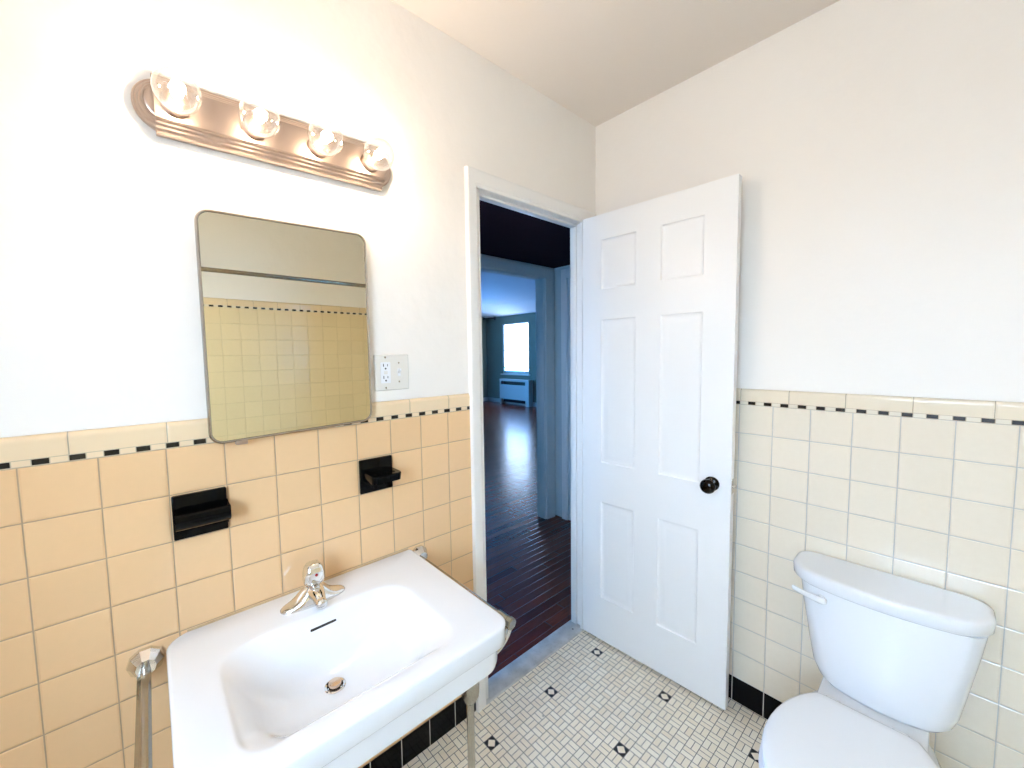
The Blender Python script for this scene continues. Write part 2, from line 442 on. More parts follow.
# ------------------------------------------------------------------ door leaf (six panels)
door = bpy.data.objects.new('door_1', None); COL.objects.link(door); door['kind'] = 'structure'
DW, DH, DT = .652, 2.005, .035
door.location = (.0135, -.122, .013)
def door_leaf():
    b = B()
    panels = []
    for x0, x1 in ((.100, .268), (.376, .540)):
        for z0, z1 in ((.210, .683), (.872, 1.535), (1.672, 1.893)):
            panels.append((x0, x1, z0, z1))
    xs = sorted({0, DW} | {p[0] for p in panels} | {p[1] for p in panels}); zs = sorted({0, DH} | {p[2] for p in panels} | {p[3] for p in panels})
    cache = {}
    def V(x, y, z):
        k = (round(x, 5), round(y, 5), round(z, 5))
        if k not in cache: cache[k] = b.verts.new(k)
        return cache[k]
    for side, y0, s in ((0, 0, 1), (1, DT, -1)):
        for xa, xb in zip(xs, xs[1:]):
            for za, zb in zip(zs, zs[1:]):
                if (xa, xb, za, zb) in panels:
                    prev = None
                    for ins, dep in ((0, 0), (.004, .0038), (.012, .0060), (.017, .0060), (.034, .0026), (.038, .0026)):
                        ring = [V(xa + ins, y0 + s * dep, za + ins), V(xb - ins, y0 + s * dep, za + ins), V(xb - ins, y0 + s * dep, zb - ins), V(xa + ins, y0 + s * dep, zb - ins)]
                        if prev:
                            for i in range(4): b.faces.new((prev[i], prev[(i + 1) % 4], ring[(i + 1) % 4], ring[i]))
                        prev = ring
                    b.faces.new(prev)
                else:
                    b.faces.new((V(xa, y0, za), V(xb, y0, za), V(xb, y0, zb), V(xa, y0, zb)))
    for z0, z1 in zip(zs, zs[1:]):
        b.faces.new((V(0, 0, z0), V(0, 0, z1), V(0, DT, z1), V(0, DT, z0))); b.faces.new((V(DW, 0, z0), V(DW, 0, z1), V(DW, DT, z1), V(DW, DT, z0)))
    for xa, xb in zip(xs, xs[1:]):
        b.faces.new((V(xa, 0, 0), V(xb, 0, 0), V(xb, DT, 0), V(xa, DT, 0))); b.faces.new((V(xa, 0, DH), V(xb, 0, DH), V(xb, DT, DH), V(xa, DT, DH)))
    return b
def dobj(name, b, mat, par):   # mesh in door-local coordinates
    bmesh.ops.translate(b, verts=b.verts, vec=wloc(par)); return obj(name, b, mat, par)
DO = Vector(door.location)
def dl(b): bmesh.ops.translate(b, verts=b.verts, vec=DO); return b
b = dl(door_leaf()); obj('door_leaf', b, M['door'], door, smooth=20)
KX, KZ = .586, .880
b = B(); lathe(b, (KX, 0, KZ), (0, -1, 0), [(-.0005, .027), (.003, .027), (.006, .024), (.008, .017), (.010, .014)], 36)
obj('knob_rose', dl(b), M['knob'], door)
b = B(); lathe(b, (KX, 0, KZ), (0, -1, 0), [(.008, .010), (.024, .009), (.028, .014), (.032, .021), (.039, .0262), (.047, .0275), (.054, .0255), (.060, .019), (.0625, .010), (.063, .001)], 40)
obj('door_knob', dl(b), M['knob'], door)
b = B(); lathe(b, (KX, DT, KZ), (0, 1, 0), [(-.0005, .027), (.006, .024), (.008, .010), (.014, .010), (.018, .021), (.023, .024), (.029, .020), (.031, .001)], 28)
obj('door_knob', dl(b), M['knob'], door)
b = B(); box(b, DW - .0005, DW + .0012, .006, .029, KZ - .028, KZ + .028, .0004)
lathe(b, (DW, .0175, KZ), (1, 0, 0), [(0, .007), (.013, .007), (.015, .004)], 12)
obj('latch', dl(b), M['chrome'], door)
for z in (.22, 1.0, 1.78):
    b = B(); lathe(b, (-.005, .006, z - .04), (0, 0, 1), [(0, .004), (.08, .004)], 10); box(b, -.004, -.0005, .003, .032, z - .04, z + .04)
    obj('hinge', dl(b), M['trim'], door)
door.rotation_euler = (0, 0, math.radians(2.7))

# ------------------------------------------------------------------ hall + living room beyond the doorway
XA = -1.04; TA = .085; YC = .884; HC = 2.10; LC = 2.62; YW = 5.85; XL = -8.0
bm = B(); box(bm, XL - .1, -.0005, -2.6, YW + .1, -.06, -.001)
obj('floor_hall', bm, M['wood'], smooth=0, kind='structure')
OY0, OY1, OZ = -.55, .757, 2.010
bm = B()
box(bm, XA - TA, XA, -2.5, OY0, 0, HC); box(bm, XA - TA, XA, OY1, YC, 0, HC); box(bm, XA - TA, XA, OY0, OY1, OZ, HC)
box(bm, XA - TA, XA, -2.5, YC, HC, LC)
box(bm, XA - TA, XA, YC, YW, 0, LC)
obj('wall_hall', bm, M['hallwall'], smooth=0, kind='structure')
bm = B(); box(bm, XA, WT, YC, YC + .1, 0, HC + .1); obj('wall_hall_end', bm, M['hallwall'], smooth=0, kind='structure')
bm = B(); box(bm, WT - .004, WT, .0, YC, 0, HC + .1); box(bm, WT - .004, WT, JR, .0, 0, HC + .1); box(bm, WT - .004, WT, -2.5, JL, 0, HC + .1); box(bm, WT - .004, WT, JL, JR, JH, HC + .1)
obj('wall_hall_near', bm, M['hallwall'], smooth=0, kind='structure')
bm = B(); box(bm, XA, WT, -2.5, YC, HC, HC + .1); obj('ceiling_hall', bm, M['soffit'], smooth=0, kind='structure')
# unseen window added at the other end, to light the hall walls
bm = B(); box(bm, XA, WT, -2.6, -2.5, 0, HC + .1); obj('wall_hall_front', bm, M['hallwall'], smooth=0, kind='structure')
w3 = bpy.data.objects.new('fill_window_3', None); COL.objects.link(w3); w3.location = (-.55, -2.5, .9); w3['kind'] = 'structure'
bm = B()
for a in ((-.93, -.87, .84, 1.96), (-.23, -.17, .84, 1.96), (-.87, -.23, 1.90, 1.96), (-.87, -.23, .84, .90), (-.87, -.23, 1.38, 1.42)): box(bm, a[0], a[1], -2.5, -2.47, a[2], a[3], .003)
obj('window_frame', bm, M['trim'], w3)
bm = B(); box(bm, -.87, -.23, -2.499, -2.492, .90, 1.90); obj('pane', bm, M['fill_hall'], w3, smooth=0)
# opening casings
bm = B()
cp = [(0, 0), (0, .012), (.006, .016), (.05, .018), (.085, .022), (.095, .020), (.1, .014), (.1, 0)]
loft(bm, [[Vector((XA + h, OY1 + .006 + w, 0)) for w, h in cp], [Vector((XA + h, OY1 + .006 + w, OZ - .003 + w * .8)) for w, h in cp], [Vector((XA + h, OY0 - .006 - w, OZ - .003 + w * .8)) for w, h in cp], [Vector((XA + h, OY0 - .006 - w, 0)) for w, h in cp]])
obj('trim_50', bm, M['hallwall'], smooth=25, kind='structure')
bm = B(); box(bm, XA - TA - .003, XA + .003, OY1 - .006, OY1 + .004, 0, OZ, .001); box(bm, XA - TA - .003, XA + .003, OY0, OY1, OZ - .008, OZ + .002, .001); box(bm, XA - TA - .003, XA + .003, OY0 - .004, OY0 + .006, 0, OZ, .001)
obj('trim_51', bm, M['hallwall'], smooth=25, kind='structure')
bm = B()   # second doorway on the hall's end wall, its white door shut
box(bm, -.950, -.895, YC - .022, YC, 0, 2.07, .004); box(bm, -.20, -.14, YC - .022, YC, 0, 2.07, .004); box(bm, -.905, -.20, YC - .022, YC, 2.0, 2.07, .004)
obj('trim_52', bm, M['trim'], kind='structure')
bm = B(); box(bm, -.905, -.20, YC - .008, YC, 0.01, 2.0, .002)
for x0, x1 in ((-.82, -.60), (-.50, -.28)):
    for z0, z1 in ((.2, .75), (.9, 1.9)): box(bm, x0, x1, YC - .012, YC - .006, z0, z1, .004)
obj('door_2', bm, M['hallwall'], kind='structure')
# living room shell
bm = B(); box(bm, XL - .1, XL, -2.6, YW, 0, LC); obj('wall_living_left', bm, M['livwall'], smooth=0, kind='structure')
LX0, LX1, LZ0, LZ1 = -7.30, -6.255, .835, 2.235
bm = B(); box(bm, XL - .1, LX0, YW, YW + .1, 0, LC); box(bm, LX1, XA, YW, YW + .1, 0, LC); box(bm, LX0, LX1, YW, YW + .1, 0, LZ0); box(bm, LX0, LX1, YW, YW + .1, LZ1, LC)
obj('wall_living_back', bm, M['livwall'], smooth=0, kind='structure')
bm = B(); box(bm, XL, XA - TA, -2.6, -2.5, 0, LC); obj('wall_living_front', bm, M['livwall'], smooth=0, kind='structure')
bm = B(); box(bm, XL - .1, XA, -2.6, YW + .1, LC, LC + .1); obj('ceiling_living', bm, M['livceil'], smooth=0, kind='structure')
bm = B(); prism(bm, [(YW, 2.45), (4.92, LC - .002), (YW, LC - .002)], lambda u, v, t: Vector((t, u, v)), XL, XA - TA); obj('trim_60', bm, M['livceil'], smooth=0, kind='structure')
bm = B(); box(bm, XL, XA - TA, YW - .018, YW, 0, .11, .004); box(bm, XL, XL + .018, -2.5, YW - .018, 0, .11, .004)
obj('baseboard_living', bm, M['radiator'], kind='structure')
w1 = bpy.data.objects.new('window_1', None); COL.objects.link(w1); w1.location = ((LX0 + LX1) / 2, YW, LZ0); w1['kind'] = 'structure'
bm = B()
for a in ((LX0, LX0 + .05, LZ0, LZ1), (LX1 - .03, LX1, LZ0, LZ1), (LX0 + .05, LX1 - .03, LZ1 - .03, LZ1), (LX0 + .05, LX1 - .03, LZ0, LZ0 + .09)): box(bm, a[0], a[1], YW + .01, YW + .06, a[2], a[3], .004)
obj('window_frame', bm, M['radiator'], w1)
bm = B(); box(bm, LX0 - .05, LX1 + .05, YW - .05, YW + .02, LZ0 - .03, LZ0 + .005, .004); obj('window_sill', bm, M['radiator'], w1)
bm = B(); box(bm, LX0 + .05, LX1 - .03, YW + .05, YW + .056, LZ0 + .07, LZ1 - .03); obj('pane', bm, M['daylight'], w1, smooth=0)
bm = B(); box(bm, LX0 + .055, LX1 - .032, YW + .034, YW + .037, LZ0 + .19, LZ1 - .03); obj('window_blind', bm, M['blind'], w1, smooth=0)
bm = B(); box(bm, LX0 + .05, LX1 - .03, YW + .020, YW + .034, LZ0 + .165, LZ0 + .19, .003); box(bm, LX0 + .055, LX1 - .032, YW + .028, YW + .033, 1.47, 1.50)
obj('blind_rail', bm, M['radiator'], w1)
w4 = bpy.data.objects.new('fill_window_4', None); COL.objects.link(w4); w4.location = (XL, 2.6, .8); w4['kind'] = 'structure'  # unseen window, added for more even light in the living room
bm = B()
for a in ((1.84, 1.90, .74, 2.26), (3.30, 3.36, .74, 2.26), (1.90, 3.30, 2.2, 2.26), (1.90, 3.30, .74, .8), (1.90, 3.30, 1.48, 1.52)): box(bm, XL, XL + .03, a[0], a[1], a[2], a[3], .003)
obj('window_frame', bm, M['trim'], w4)
bm = B(); box(bm, XL + .002, XL + .008, 1.9, 3.3, .8, 2.2); obj('pane', bm, M['fill_side'], w4, smooth=0)
# curtain rod on the left
cr = thing('curtain_rod', 'short black curtain rod near the ceiling in the room beyond the doorway', 'curtain rod', (-7.6, 5.72, 2.42))
bm = B(); lathe(bm, (-7.98, 5.70, 2.42), (1, 0, 0), [(0, .014), (.50, .014)], 12); obj('rod', bm, M['blackplastic'], cr)
bm = B(); lathe(bm, (-7.47, 5.70, 2.42), (1, 0, 0), [(0, .012), (.01, .026), (.04, .030), (.06, .018), (.065, .002)], 14); obj('finial', bm, M['blackplastic'], cr)
bm = B(); box(bm, -7.62, -7.60, 5.69, YW - .0005, 2.40, 2.415); box(bm, -7.64, -7.58, YW - .008, YW - .0005, 2.37, 2.45, .002); obj('bracket', bm, M['blackplastic'], cr)
# radiator cover
RX0, RX1, RY0, RZ = -7.25, -6.10, 5.67, .70
rc = thing('radiator_cover', 'pale painted metal radiator cover under the far window', 'radiator', ((RX0 + RX1) / 2, 5.75, 0))
bm = B()
box(bm, RX0, RX1, RY0, YW - .020, RZ - .03, RZ, .004)
box(bm, RX0, RX0 + .06, RY0 + .005, RY0 + .02, 0, RZ - .03); box(bm, RX1 - .13, RX1, RY0 + .005, RY0 + .02, 0, RZ - .03)
box(bm, RX0 + .06, RX1 - .13, RY0 + .005, RY0 + .02, .15, .55); box(bm, RX0 + .06, RX1 - .13, RY0 + .005, RY0 + .02, .64, RZ - .03)
box(bm, RX0, RX0 + .015, RY0 + .02, YW - .020, 0, RZ - .03); box(bm, RX1 - .015, RX1, RY0 + .02, YW - .020, 0, RZ - .03)
obj('housing', bm, M['radiator'], rc)
bm = B()
for i in range(26):
    x = RX0 + .07 + i * (RX1 - RX0 - .21) / 25; box(bm, x - .004, x + .004, RY0 + .012, RY0 + .018, .55, .64)
obj('grille', bm, M['blackplastic'], rc)
bm = B()
for i in range(14):
    x = RX0 + .12 + i * .066; box(bm, x - .02, x + .02, RY0 + .06, RY0 + .13, .06, .52, .01)
obj('fins', bm, M['blackplastic'], rc)

# ------------------------------------------------------------------ mirror
MY0, MY1, MZ0, MZ1 = -1.576, -1.171, 1.195, 1.752
mir = thing('wall_mirror', 'rounded rectangular mirror in a thin steel frame above the sink', 'mirror', (0, (MY0 + MY1) / 2, (MZ0 + MZ1) / 2))
def yz_ring(y0, y1, z0, z1, r, x): return [Vector((x, p.x, p.y)) for p in rrect(y0, y1, z0, z1, r, 0, 8, 3)]
def inset(d, x, r=.030): return [Vector((p.x, p.y, p.z + (p.y - (MY0 + MY1) / 2) * .030)) for p in yz_ring(MY0 + d, MY1 - d, MZ0 + d, MZ1 - d, max(r - d, .004), x)]
bm = B()
loft(bm, [inset(.004, -.0055), inset(.003, .0005), inset(.0005, .004), inset(0, .012), inset(.0012, .017), inset(.0035, .0195), inset(.0058, .0185), inset(.0072, .0150)], True, False)
bmesh.ops.remove_doubles(bm, verts=bm.verts, dist=1e-6)
obj('mirror_frame', bm, M['frame'], mir)
bm = B(); loft(bm, [inset(.0068, .0130), inset(.0068, .0152)]); obj('mirror_glass', bm, M['mirror'], mir, smooth=20)
bm = B(); box(bm, .0005, .020, -1.523, -1.498, MZ0 - .012, MZ0 - .001, .002); obj('clip', bm, M['nickel'], mir)

# ------------------------------------------------------------------ vanity light bar
FC = (-1.3745, 1.957)
fx = thing('vanity_light_bar', 'brushed nickel light bar with rounded ends above the mirror', 'light fixture', (0, FC[0], FC[1]))
def stadium(hl, r, x, n=20):
    pts = []
    for i in range(n + 1): a = -PI / 2 + PI * i / n; pts.append(Vector((x, FC[0] + hl + r * math.cos(a), FC[1] + r * math.sin(a))))
    for i in range(n + 1): a = PI / 2 + PI * i / n; pts.append(Vector((x, FC[0] - hl + r * math.cos(a), FC[1] + r * math.sin(a))))
    return pts
HL = .2385
st = [(.056, .0), (.056, .008), (.0545, .010), (.051, .0105), (.0495, .014), (.048, .0155), (.0445, .016), (.043, .0195), (.0415, .021), (.038, .0215), (.0365, .026), (.034, .0275), (.030, .028)]
bm = B(); loft(bm, [stadium(HL, .054, -.0055)] + [stadium(HL, r, x) for r, x in st]); obj('back_plate', bm, M['nickel'], fx, smooth=28)
# wider straight channel
ch = [(-.062, 0), (-.062, .012), (-.0605, .015), (-.056, .0155), (-.054, .020), (-.0525, .0215), (-.048, .022), (-.046, .0265), (-.0445, .028), (-.040, .0285), (-.0385, .0345), (-.036, .0365)]
ch = ch + [(-u, v) for u, v in ch[::-1]]
bm = B(); prism(bm, ch, lambda u, v, t: Vector((v, t, FC[1] + u)), FC[0] - .2585, FC[0] + .2585); obj('channel', bm, M['nickel'], fx, smooth=28)
bulb_y = [FC[0] + d for d in (-.222, -.0735, .0735, .216)]
def make_bulb(y):
    t = thing('globe_bulb', '', 'light bulb', (.036, y, FC[1] - .001), 'lit globe bulbs on the light bar')
    z = FC[1] - .001
    b = B(); lathe(b, (.0365, y, z), (1, 0, 0), [(0, .027), (.004, .027), (.012, .0245), (.014, .019), (.016, .015)], 32); obj('socket', b, M['nickel'], t)
    b = B(); pr = [(.0145, .0135), (.022, .015)]
    R = .0420; c = .022 + .036
    for i in range(3, 21):
        a = PI * i / 20; pr.append((c - R * math.cos(a), max(R * math.sin(a), .0004)))
    lathe(b, (.0365, y, z), (1, 0, 0), pr, 36, cap0=False); obj('globe', b, M['bulb'], t, smooth=80)
    b = B(); lathe(b, (.0365, y, z), (1, 0, 0), [(.038, .004), (.044, .0085), (.052, .0105), (.060, .0085), (.066, .003)], 16); obj('filament', b, M['filament'], t)
    b = B(); lathe(b, (.0365, y, z), (1, 0, 0), [(.014, .006), (.030, .004), (.037, .003)], 12); obj('stem', b, M['plastic'], t)
    return t
proto = make_bulb(bulb_y[0])
labs = ['lit clear globe bulb at the left end of the light bar', 'lit clear globe bulb second from the left on the light bar',
        'lit clear globe bulb third from the left on the light bar', 'lit clear globe bulb at the right end of the light bar, nearest the doorway']
proto['label'] = labs[0]
bulbs = [proto]
for y, lb in zip(bulb_y[1:], labs[1:]):
    c = proto.copy(); COL.objects.link(c); c.location.y = y; c['label'] = lb; bulbs.append(c)
    for chd in [o for o in COL.objects if o.parent == proto]:
        d = chd.copy(); COL.objects.link(d); d.parent = c
TILT = .022
fx.rotation_euler = (TILT, 0, 0)
for b_ in bulbs:
    b_.location.z += (b_.location.y - FC[0]) * TILT

# ------------------------------------------------------------------ switch / outlet plate
pl = thing('outlet_switch_plate', 'ivory double plate with power outlet and toggle switch right of the mirror', 'outlet', (0, -1.0945, 1.345))
PY0, PY1, PZ0, PZ1 = -1.153, -1.036, 1.288, 1.402
bm = B(); loft(bm, [yz_ring(PY0, PY1, PZ0, PZ1, .004, -.006), yz_ring(PY0, PY1, PZ0, PZ1, .004, -.002), yz_ring(PY0 + .003, PY1 - .003, PZ0 + .003, PZ1 - .003, .003, .001)])
obj('cover_plate', bm, M['plate'], pl)
oy = -1.1175; sy = -1.0715; zc = 1.345
bm = B(); loft(bm, [yz_ring(oy - .0165, oy + .0165, zc - .033, zc + .033, .002, .0005), yz_ring(oy - .0165, oy + .0165, zc - .033, zc + .033, .002, .0022)])
rcpt = obj('receptacle', bm, M['plastic'], pl)
for dz in (.019, -.019):
    bm = B()
    box(bm, .0020, .0026, oy - .0080, oy - .0056, zc + dz, zc + dz + .009); box(bm, .0020, .0026, oy + .0056, oy + .0076, zc + dz + .001, zc + dz + .008)
    lathe(bm, (.0020, oy, zc + dz - .006), (1, 0, 0), [(0, .0028), (.0006, .0028)], 12)
    obj('socket', bm, M['blackplastic'], rcpt)
bm = B(); box(bm, .0020, .0030, oy - .006, oy + .006, zc - .0045, zc - .0005, .0003); box(bm, .0020, .0030, oy - .006, oy + .006, zc + .0005, zc + .0045, .0003); obj('test_buttons', bm, M['plate'], rcpt)
bm = B(); box(bm, .0008, .0016, sy - .005, sy + .005, zc - .012, zc + .012, .0004)
loft(bm, [[Vector((.0012, sy - .004, zc - .004)), Vector((.0012, sy + .004, zc - .004)), Vector((.0012, sy + .004, zc + .008)), Vector((.0012, sy - .004, zc + .008))],
          [Vector((.013, sy - .003, zc + .006)), Vector((.013, sy + .003, zc + .006)), Vector((.012, sy + .003, zc + .012)), Vector((.012, sy - .003, zc + .012))]])
obj('toggle_switch', bm, M['plastic'], pl)
for yy, zz in ((oy, zc + .048), (oy, zc - .048), (sy, zc + .030), (sy, zc - .030)):
    bm = B(); lathe(bm, (.0008, yy, zz), (1, 0, 0), [(0, .0028), (.0007, .0026)], 10); obj('screw', bm, M['frame'], pl)

# ------------------------------------------------------------------ black ceramic soap dish and cup holder
def ceramic(name, label, cat, y0, y1, z0, z1):
    return thing(name, label, cat, (0, (y0 + y1) / 2, z0))
Y0, Y1, Z0, Z1 = -1.6525, -1.5475, .9775, 1.0815
sd = ceramic('soap_dish', 'black glazed ceramic soap dish in the tiled wall left of the faucet', 'soap dish', Y0, Y1, Z0, Z1)
bm = B(); box(bm, -.003, .010, Y0, Y1, Z0, Z1, .003); obj('back_tile', bm, M['black_ceramic'], sd)
tp = [(.006, 1.046), (.010, 1.039), (.018, 1.036), (.040, 1.036), (.046, 1.040), (.050, 1.048), (.056, 1.0495), (.060, 1.046), (.061, 1.034), (.058, 1.022), (.048, 1.012), (.030, 1.006), (.014, 1.000), (.006, .992)]
bm = B(); prism(bm, tp, lambda u, v, t: Vector((u, t, v)), Y0 + .003, Y1 + .001)
for yy in (Y0 + .003, Y1 - .005): 
    prism(bm, [(.008, 1.052), (.030, 1.048), (.054, 1.0495), (.059, 1.045), (.059, 1.03), (.008, 1.03)], lambda u, v, t: Vector((u, t, v)), yy, yy + .006)
bmesh.ops.bevel(bm, geom=[e for e in bm.edges if e.calc_face_angle(0) > .9], offset=.0012, segments=2, affect='EDGES')
obj('tray', bm, M['black_ceramic'], sd)
bm = B()
for i in range(5): yy = Y0 + .022 + i * .0155; box(bm, .014, .044, yy - .002, yy + .002, 1.035, 1.040, .0015)
obj('ribs', bm, M['black_ceramic'], sd)
Y0, Y1, Z0, Z1 = -1.2145, -1.1095, .9775, 1.0815
ch_ = ceramic('toothbrush_holder', 'black glazed ceramic toothbrush holder on the tiled wall below the outlet', 'toothbrush holder', Y0, Y1, Z0, Z1)
bm = B(); box(bm, -.003, .010, Y0, Y1, Z0, Z1, .003); obj('back_tile', bm, M['black_ceramic'], ch_)
bm = B(); 
loft(bm, [rrect(.006, .066, Y0 + .014, Y1 - .012, (.004, .014, .014, .004), 1.014), rrect(.006, .084, Y0 + .009, Y1 - .005, (.004, .014, .014, .004), 1.022),
          rrect(.006, .088, Y0 + .008, Y1 - .004, (.004, .014, .014, .004), 1.042), rrect(.006, .086, Y0 + .010, Y1 - .006, (.004, .013, .013, .004), 1.0455)])
obj('shelf', bm, M['black_ceramic'], ch_)
bm = B()
for i in range(4): lathe(bm, (.062, Y0 + .024 + i * .019, 1.0452), (0, 0, 1), [(0, .0062), (.0012, .0062), (.0014, .0045), (.0006, .0042)], 16)
obj('brush_holes', bm, M['black_ceramic'], ch_)

# ------------------------------------------------------------------ sink
sink = thing('console_sink', 'white rectangular console sink on chrome legs against the tiled wall', 'sink', (.25, -1.363, .0))
SY0, SY1, SX1, SZ = -1.681, -1.050, .506, .7505
def R4(x0, x1, y0, y1, z, r): return rrect(x0, x1, y0, y1, r, z, 10, 10)
rings = [
    R4(.14, .38, -1.56, -1.18, .575, .10),
    R4(.09, .42, -1.60, -1.13, .600, .09),
    R4(.06, .445, -1.64, -1.09, .639, .06),
    R4(.012, .484, SY0 + .026, SY1 - .028, .6405, .045),
    R4(.006, .491, SY0 + .019, SY1 - .021, .643, .045),
    R4(.003, .494, SY0 + .016, SY1 - .018, .656, .045),
    R4(.003, .495, SY0 + .014, SY1 - .016, .694, .045),
    R4(.001, .496, SY0 + .010, SY1 - .012, .6985, .045),
    R4(.0008, .503, SY0 + .003, SY1 - .003, .7005, (.05, .045, .045, .012)),
    R4(.0005, SX1, SY0, SY1, .7045, (.046, .045, .045, .012)),
    R4(.0005, SX1, SY0, SY1, .7425, (.046, .045, .045, .012)),
]
for i in range(1, 7):
    a = .5 * PI * i / 6; rr = .0075
    d = rr * (1 - math.cos(a)); rings.append(R4(.0005 + d * .3, SX1 - d, SY0 + d, SY1 - d, SZ - rr + rr * math.sin(a) - .0005, (.046, .043, .043, .012)))
def mixr(a, b, t, z): return [Vector((p.x + (q.x - p.x) * t, p.y + (q.y - p.y) * t, z)) for p, q in zip(a, b)]
rim = R4(.135, .460, -1.602, -1.165, SZ, (.075, .055, .055, .075))
rings.append(mixr(rings[-1], rim, .5, SZ - .0010)); rings.append(mixr(rings[-2], rim, .9, SZ - .0014)); rings.append([Vector((p.x, p.y, SZ - .002)) for p in rim])
dc = Vector((.262, -1.392, 0)); n = len(rim)
def drain_ring(r):
    out = []
    for p in rim:
        a = math.atan2(p.y - dc.y, p.x - dc.x); out.append(Vector((dc.x + r * math.cos(a), dc.y + r * math.sin(a), 0)))
    return out
dr = drain_ring(.021)
mid = R4(.178, .412, -1.560, -1.212, 0, (.085, .07, .07, .085))
for t, dz in ((.06, .0008), (.15, .003), (.35, .010), (.65, .023), (1.0, .042)):
    rings.append(mixr(rim, mid, t, SZ - .002 - dz))
for t, dz in ((.08, .058), (.18, .076), (.30, .090), (.45, .101), (.60, .108), (.78, .113), (.92, .1155), (1.0, .117)):
    rings.append(mixr(mid, dr, t, SZ - .002 - dz))
rings.append([Vector((p.x, p.y, SZ - .150)) for p in dr])
bm = B(); loft(bm, rings); obj('basin', bm, M['china'], sink, smooth=50)
zb = SZ - .119
bm = B(); lathe(bm, (dc.x, dc.y, zb - .020), (0, 0, 1), [(0, .0195), (.019, .0205), (.021, .0235), (.0225, .0235), (.0235, .0215), (.0225, .018), (.012, .0165)], 32, cap1=False)
ring_o = obj('drain_flange', bm, M['chrome'], sink)
bm = B(); lathe(bm, (dc.x, dc.y, zb - .018), (0, 0, 1), [(0, .006), (.018, .006), (.019, .014), (.0265, .0145), (.029, .0135), (.0295, .001)], 28)
st_ = obj('drain_stopper', bm, M['brass'], sink)
# overflow slot
bm = B()
c0, c1 = Vector((.1625, -1.414, .7235)), Vector((.1620, -1.351, .7235))
tube(bm, [c0, c0 + (c1 - c0) * .03, c1 - (c1 - c0) * .03, c1], .0034, 10, [.0015, .0034, .0034, .0015]); obj('overflow_slot', bm, M['blackplastic'], sink)
# caulk
bm = B(); prism(bm, [(.0003, .742), (.0003, .7535), (.0045, .7500)], lambda u, v, t: Vector((u, t, v)), SY0 + .04, SY1 - .01); obj('caulk_joint', bm, M['caulk'], sink)

# legs
def leg(y, s):
    b = B()
    def sq(h, z, c=.003): return rrect(.422 - h, .422 + h, y - h, y + h, c, z, 3, 1)
    loft(b, [sq(.019, .645), sq(.019, .632), sq(.0175, .560, .004), sq(.0165, .548, .004), sq(.0135, .535, .009), sq(.0095, .530, .0075)])
    lathe(b, (.422, y, .004), (0, 0, 1), [(0, .015), (.012, .015), (.016, .0105), (.06, .0095), (.53, .0095)], 20)
    o = obj('leg', b, M['oldchrome'], sink); o['label'] = 'worn chrome leg with a tapered square head'
leg(-1.122, 1); leg(-1.604, -1)
# side towel bars with wall flanges
def towel(y, s, lab):
    t = thing('towel_bar', lab, 'towel bar', (0, y, .718), 'chrome towel bars along the sides of the sink')
    b = B(); lathe(b, (.0005, y, .718), (1, 0, 0), [(0, .033), (.004, .0335), (.010, .032), (.026, .022), (.031, .018), (.032, .009)], 10); o = obj('wall_flange', b, M['chrome'], t, smooth=15)
    b = B(); lathe(b, (.02, y, .712), (1, 0, 0), [(0, .0085), (.42, .0085)], 20); obj('bar', b, M['oldchrome'], t)
    b = B(); box(b, .018, .335, y - .016 * 1, y - .004, .696, .6985, .0005)
    box(b, .018, .026, y - .016, y + .004, .696, .712); obj('strap', b, M['oldchrome'], t)
    b = B(); lathe(b, (.415, y, .712), (1, 0, 0), [(0, .0095), (.003, .0130), (.040, .0130), (.043, .0150), (.056, .0150), (.058, .011)], 8); obj('end_fitting', b, M['oldchrome'], t, smooth=15)
    b = B(); pts = []
    for i in range(11):
        a = .5 * PI * i / 10; pts.append((.462 - .012 * math.sin(a), y - s * (.060) * (1 - math.cos(a)), .704 - .060 * math.sin(a)))
    tube(b, pts, .0075, 12); obj('bracket', b, M['chrome'], t)
towel(-1.022, 1, 'chrome towel bar along the right side of the sink, beside the doorway')
towel(-1.716, -1, 'chrome towel bar at the left side of the sink with faceted wall flange')

# ------------------------------------------------------------------ faucet
FY, FX = -1.379, .078
fa = thing('sink_faucet', 'chrome single handle faucet with red dot on the back ledge of the sink', 'faucet', (FX, FY, SZ))
bm = B(); nr, na = 14, 48; grid = []
for i in range(nr + 1):
    t = i / nr; row = []
    for k in range(na):
        a = 2 * PI * k / na
        x = .0310 * t * math.copysign(abs(math.cos(a)) ** .8, math.cos(a)); y = .081 * t * math.copysign(abs(math.sin(a)) ** .85, math.sin(a))
        x *= 1.0 - .12 * abs(y / .081) ** 2
        ay = abs(y); h = .009 + .040 * math.exp(-(ay / .036) ** 2.6)
        ed = (1 - t ** 5) ** .55
        row.append(Vector((FX + x, FY + y, SZ - .0006 + .003 + h * ed * (1 - .20 * (abs(x) / .031) ** 2))))
    grid.append(row)
grid.append([Vector((v.x, v.y, SZ - .0012)) for v in grid[-1]])
g2 = grid[1:]
R = loft(bm, g2, False, True); c_ = bm.verts.new(grid[0][0])
for k in range(na): bm.faces.new((c_, R[0][k], R[0][(k + 1) % na]))
obj('faucet_body', bm, M['chrome'], fa, smooth=60)
bm = B()
pts = [(FX - .004, FY, SZ + .026), (FX + .018, FY, SZ + .030), (FX + .036, FY, SZ + .0285), (FX + .052, FY, SZ + .024), (FX + .064, FY, SZ + .0195)]
rings = []
for (x, y, z), (w, h) in zip(pts, ((.024, .022), (.022, .019), (.018, .016), (.0150, .0135), (.0130, .012))):
    rings.append([Vector((x, y + w * math.cos(a * 2 * PI / 24), z + h * math.sin(a * 2 * PI / 24))) for a in range(24)])
loft(bm, rings)
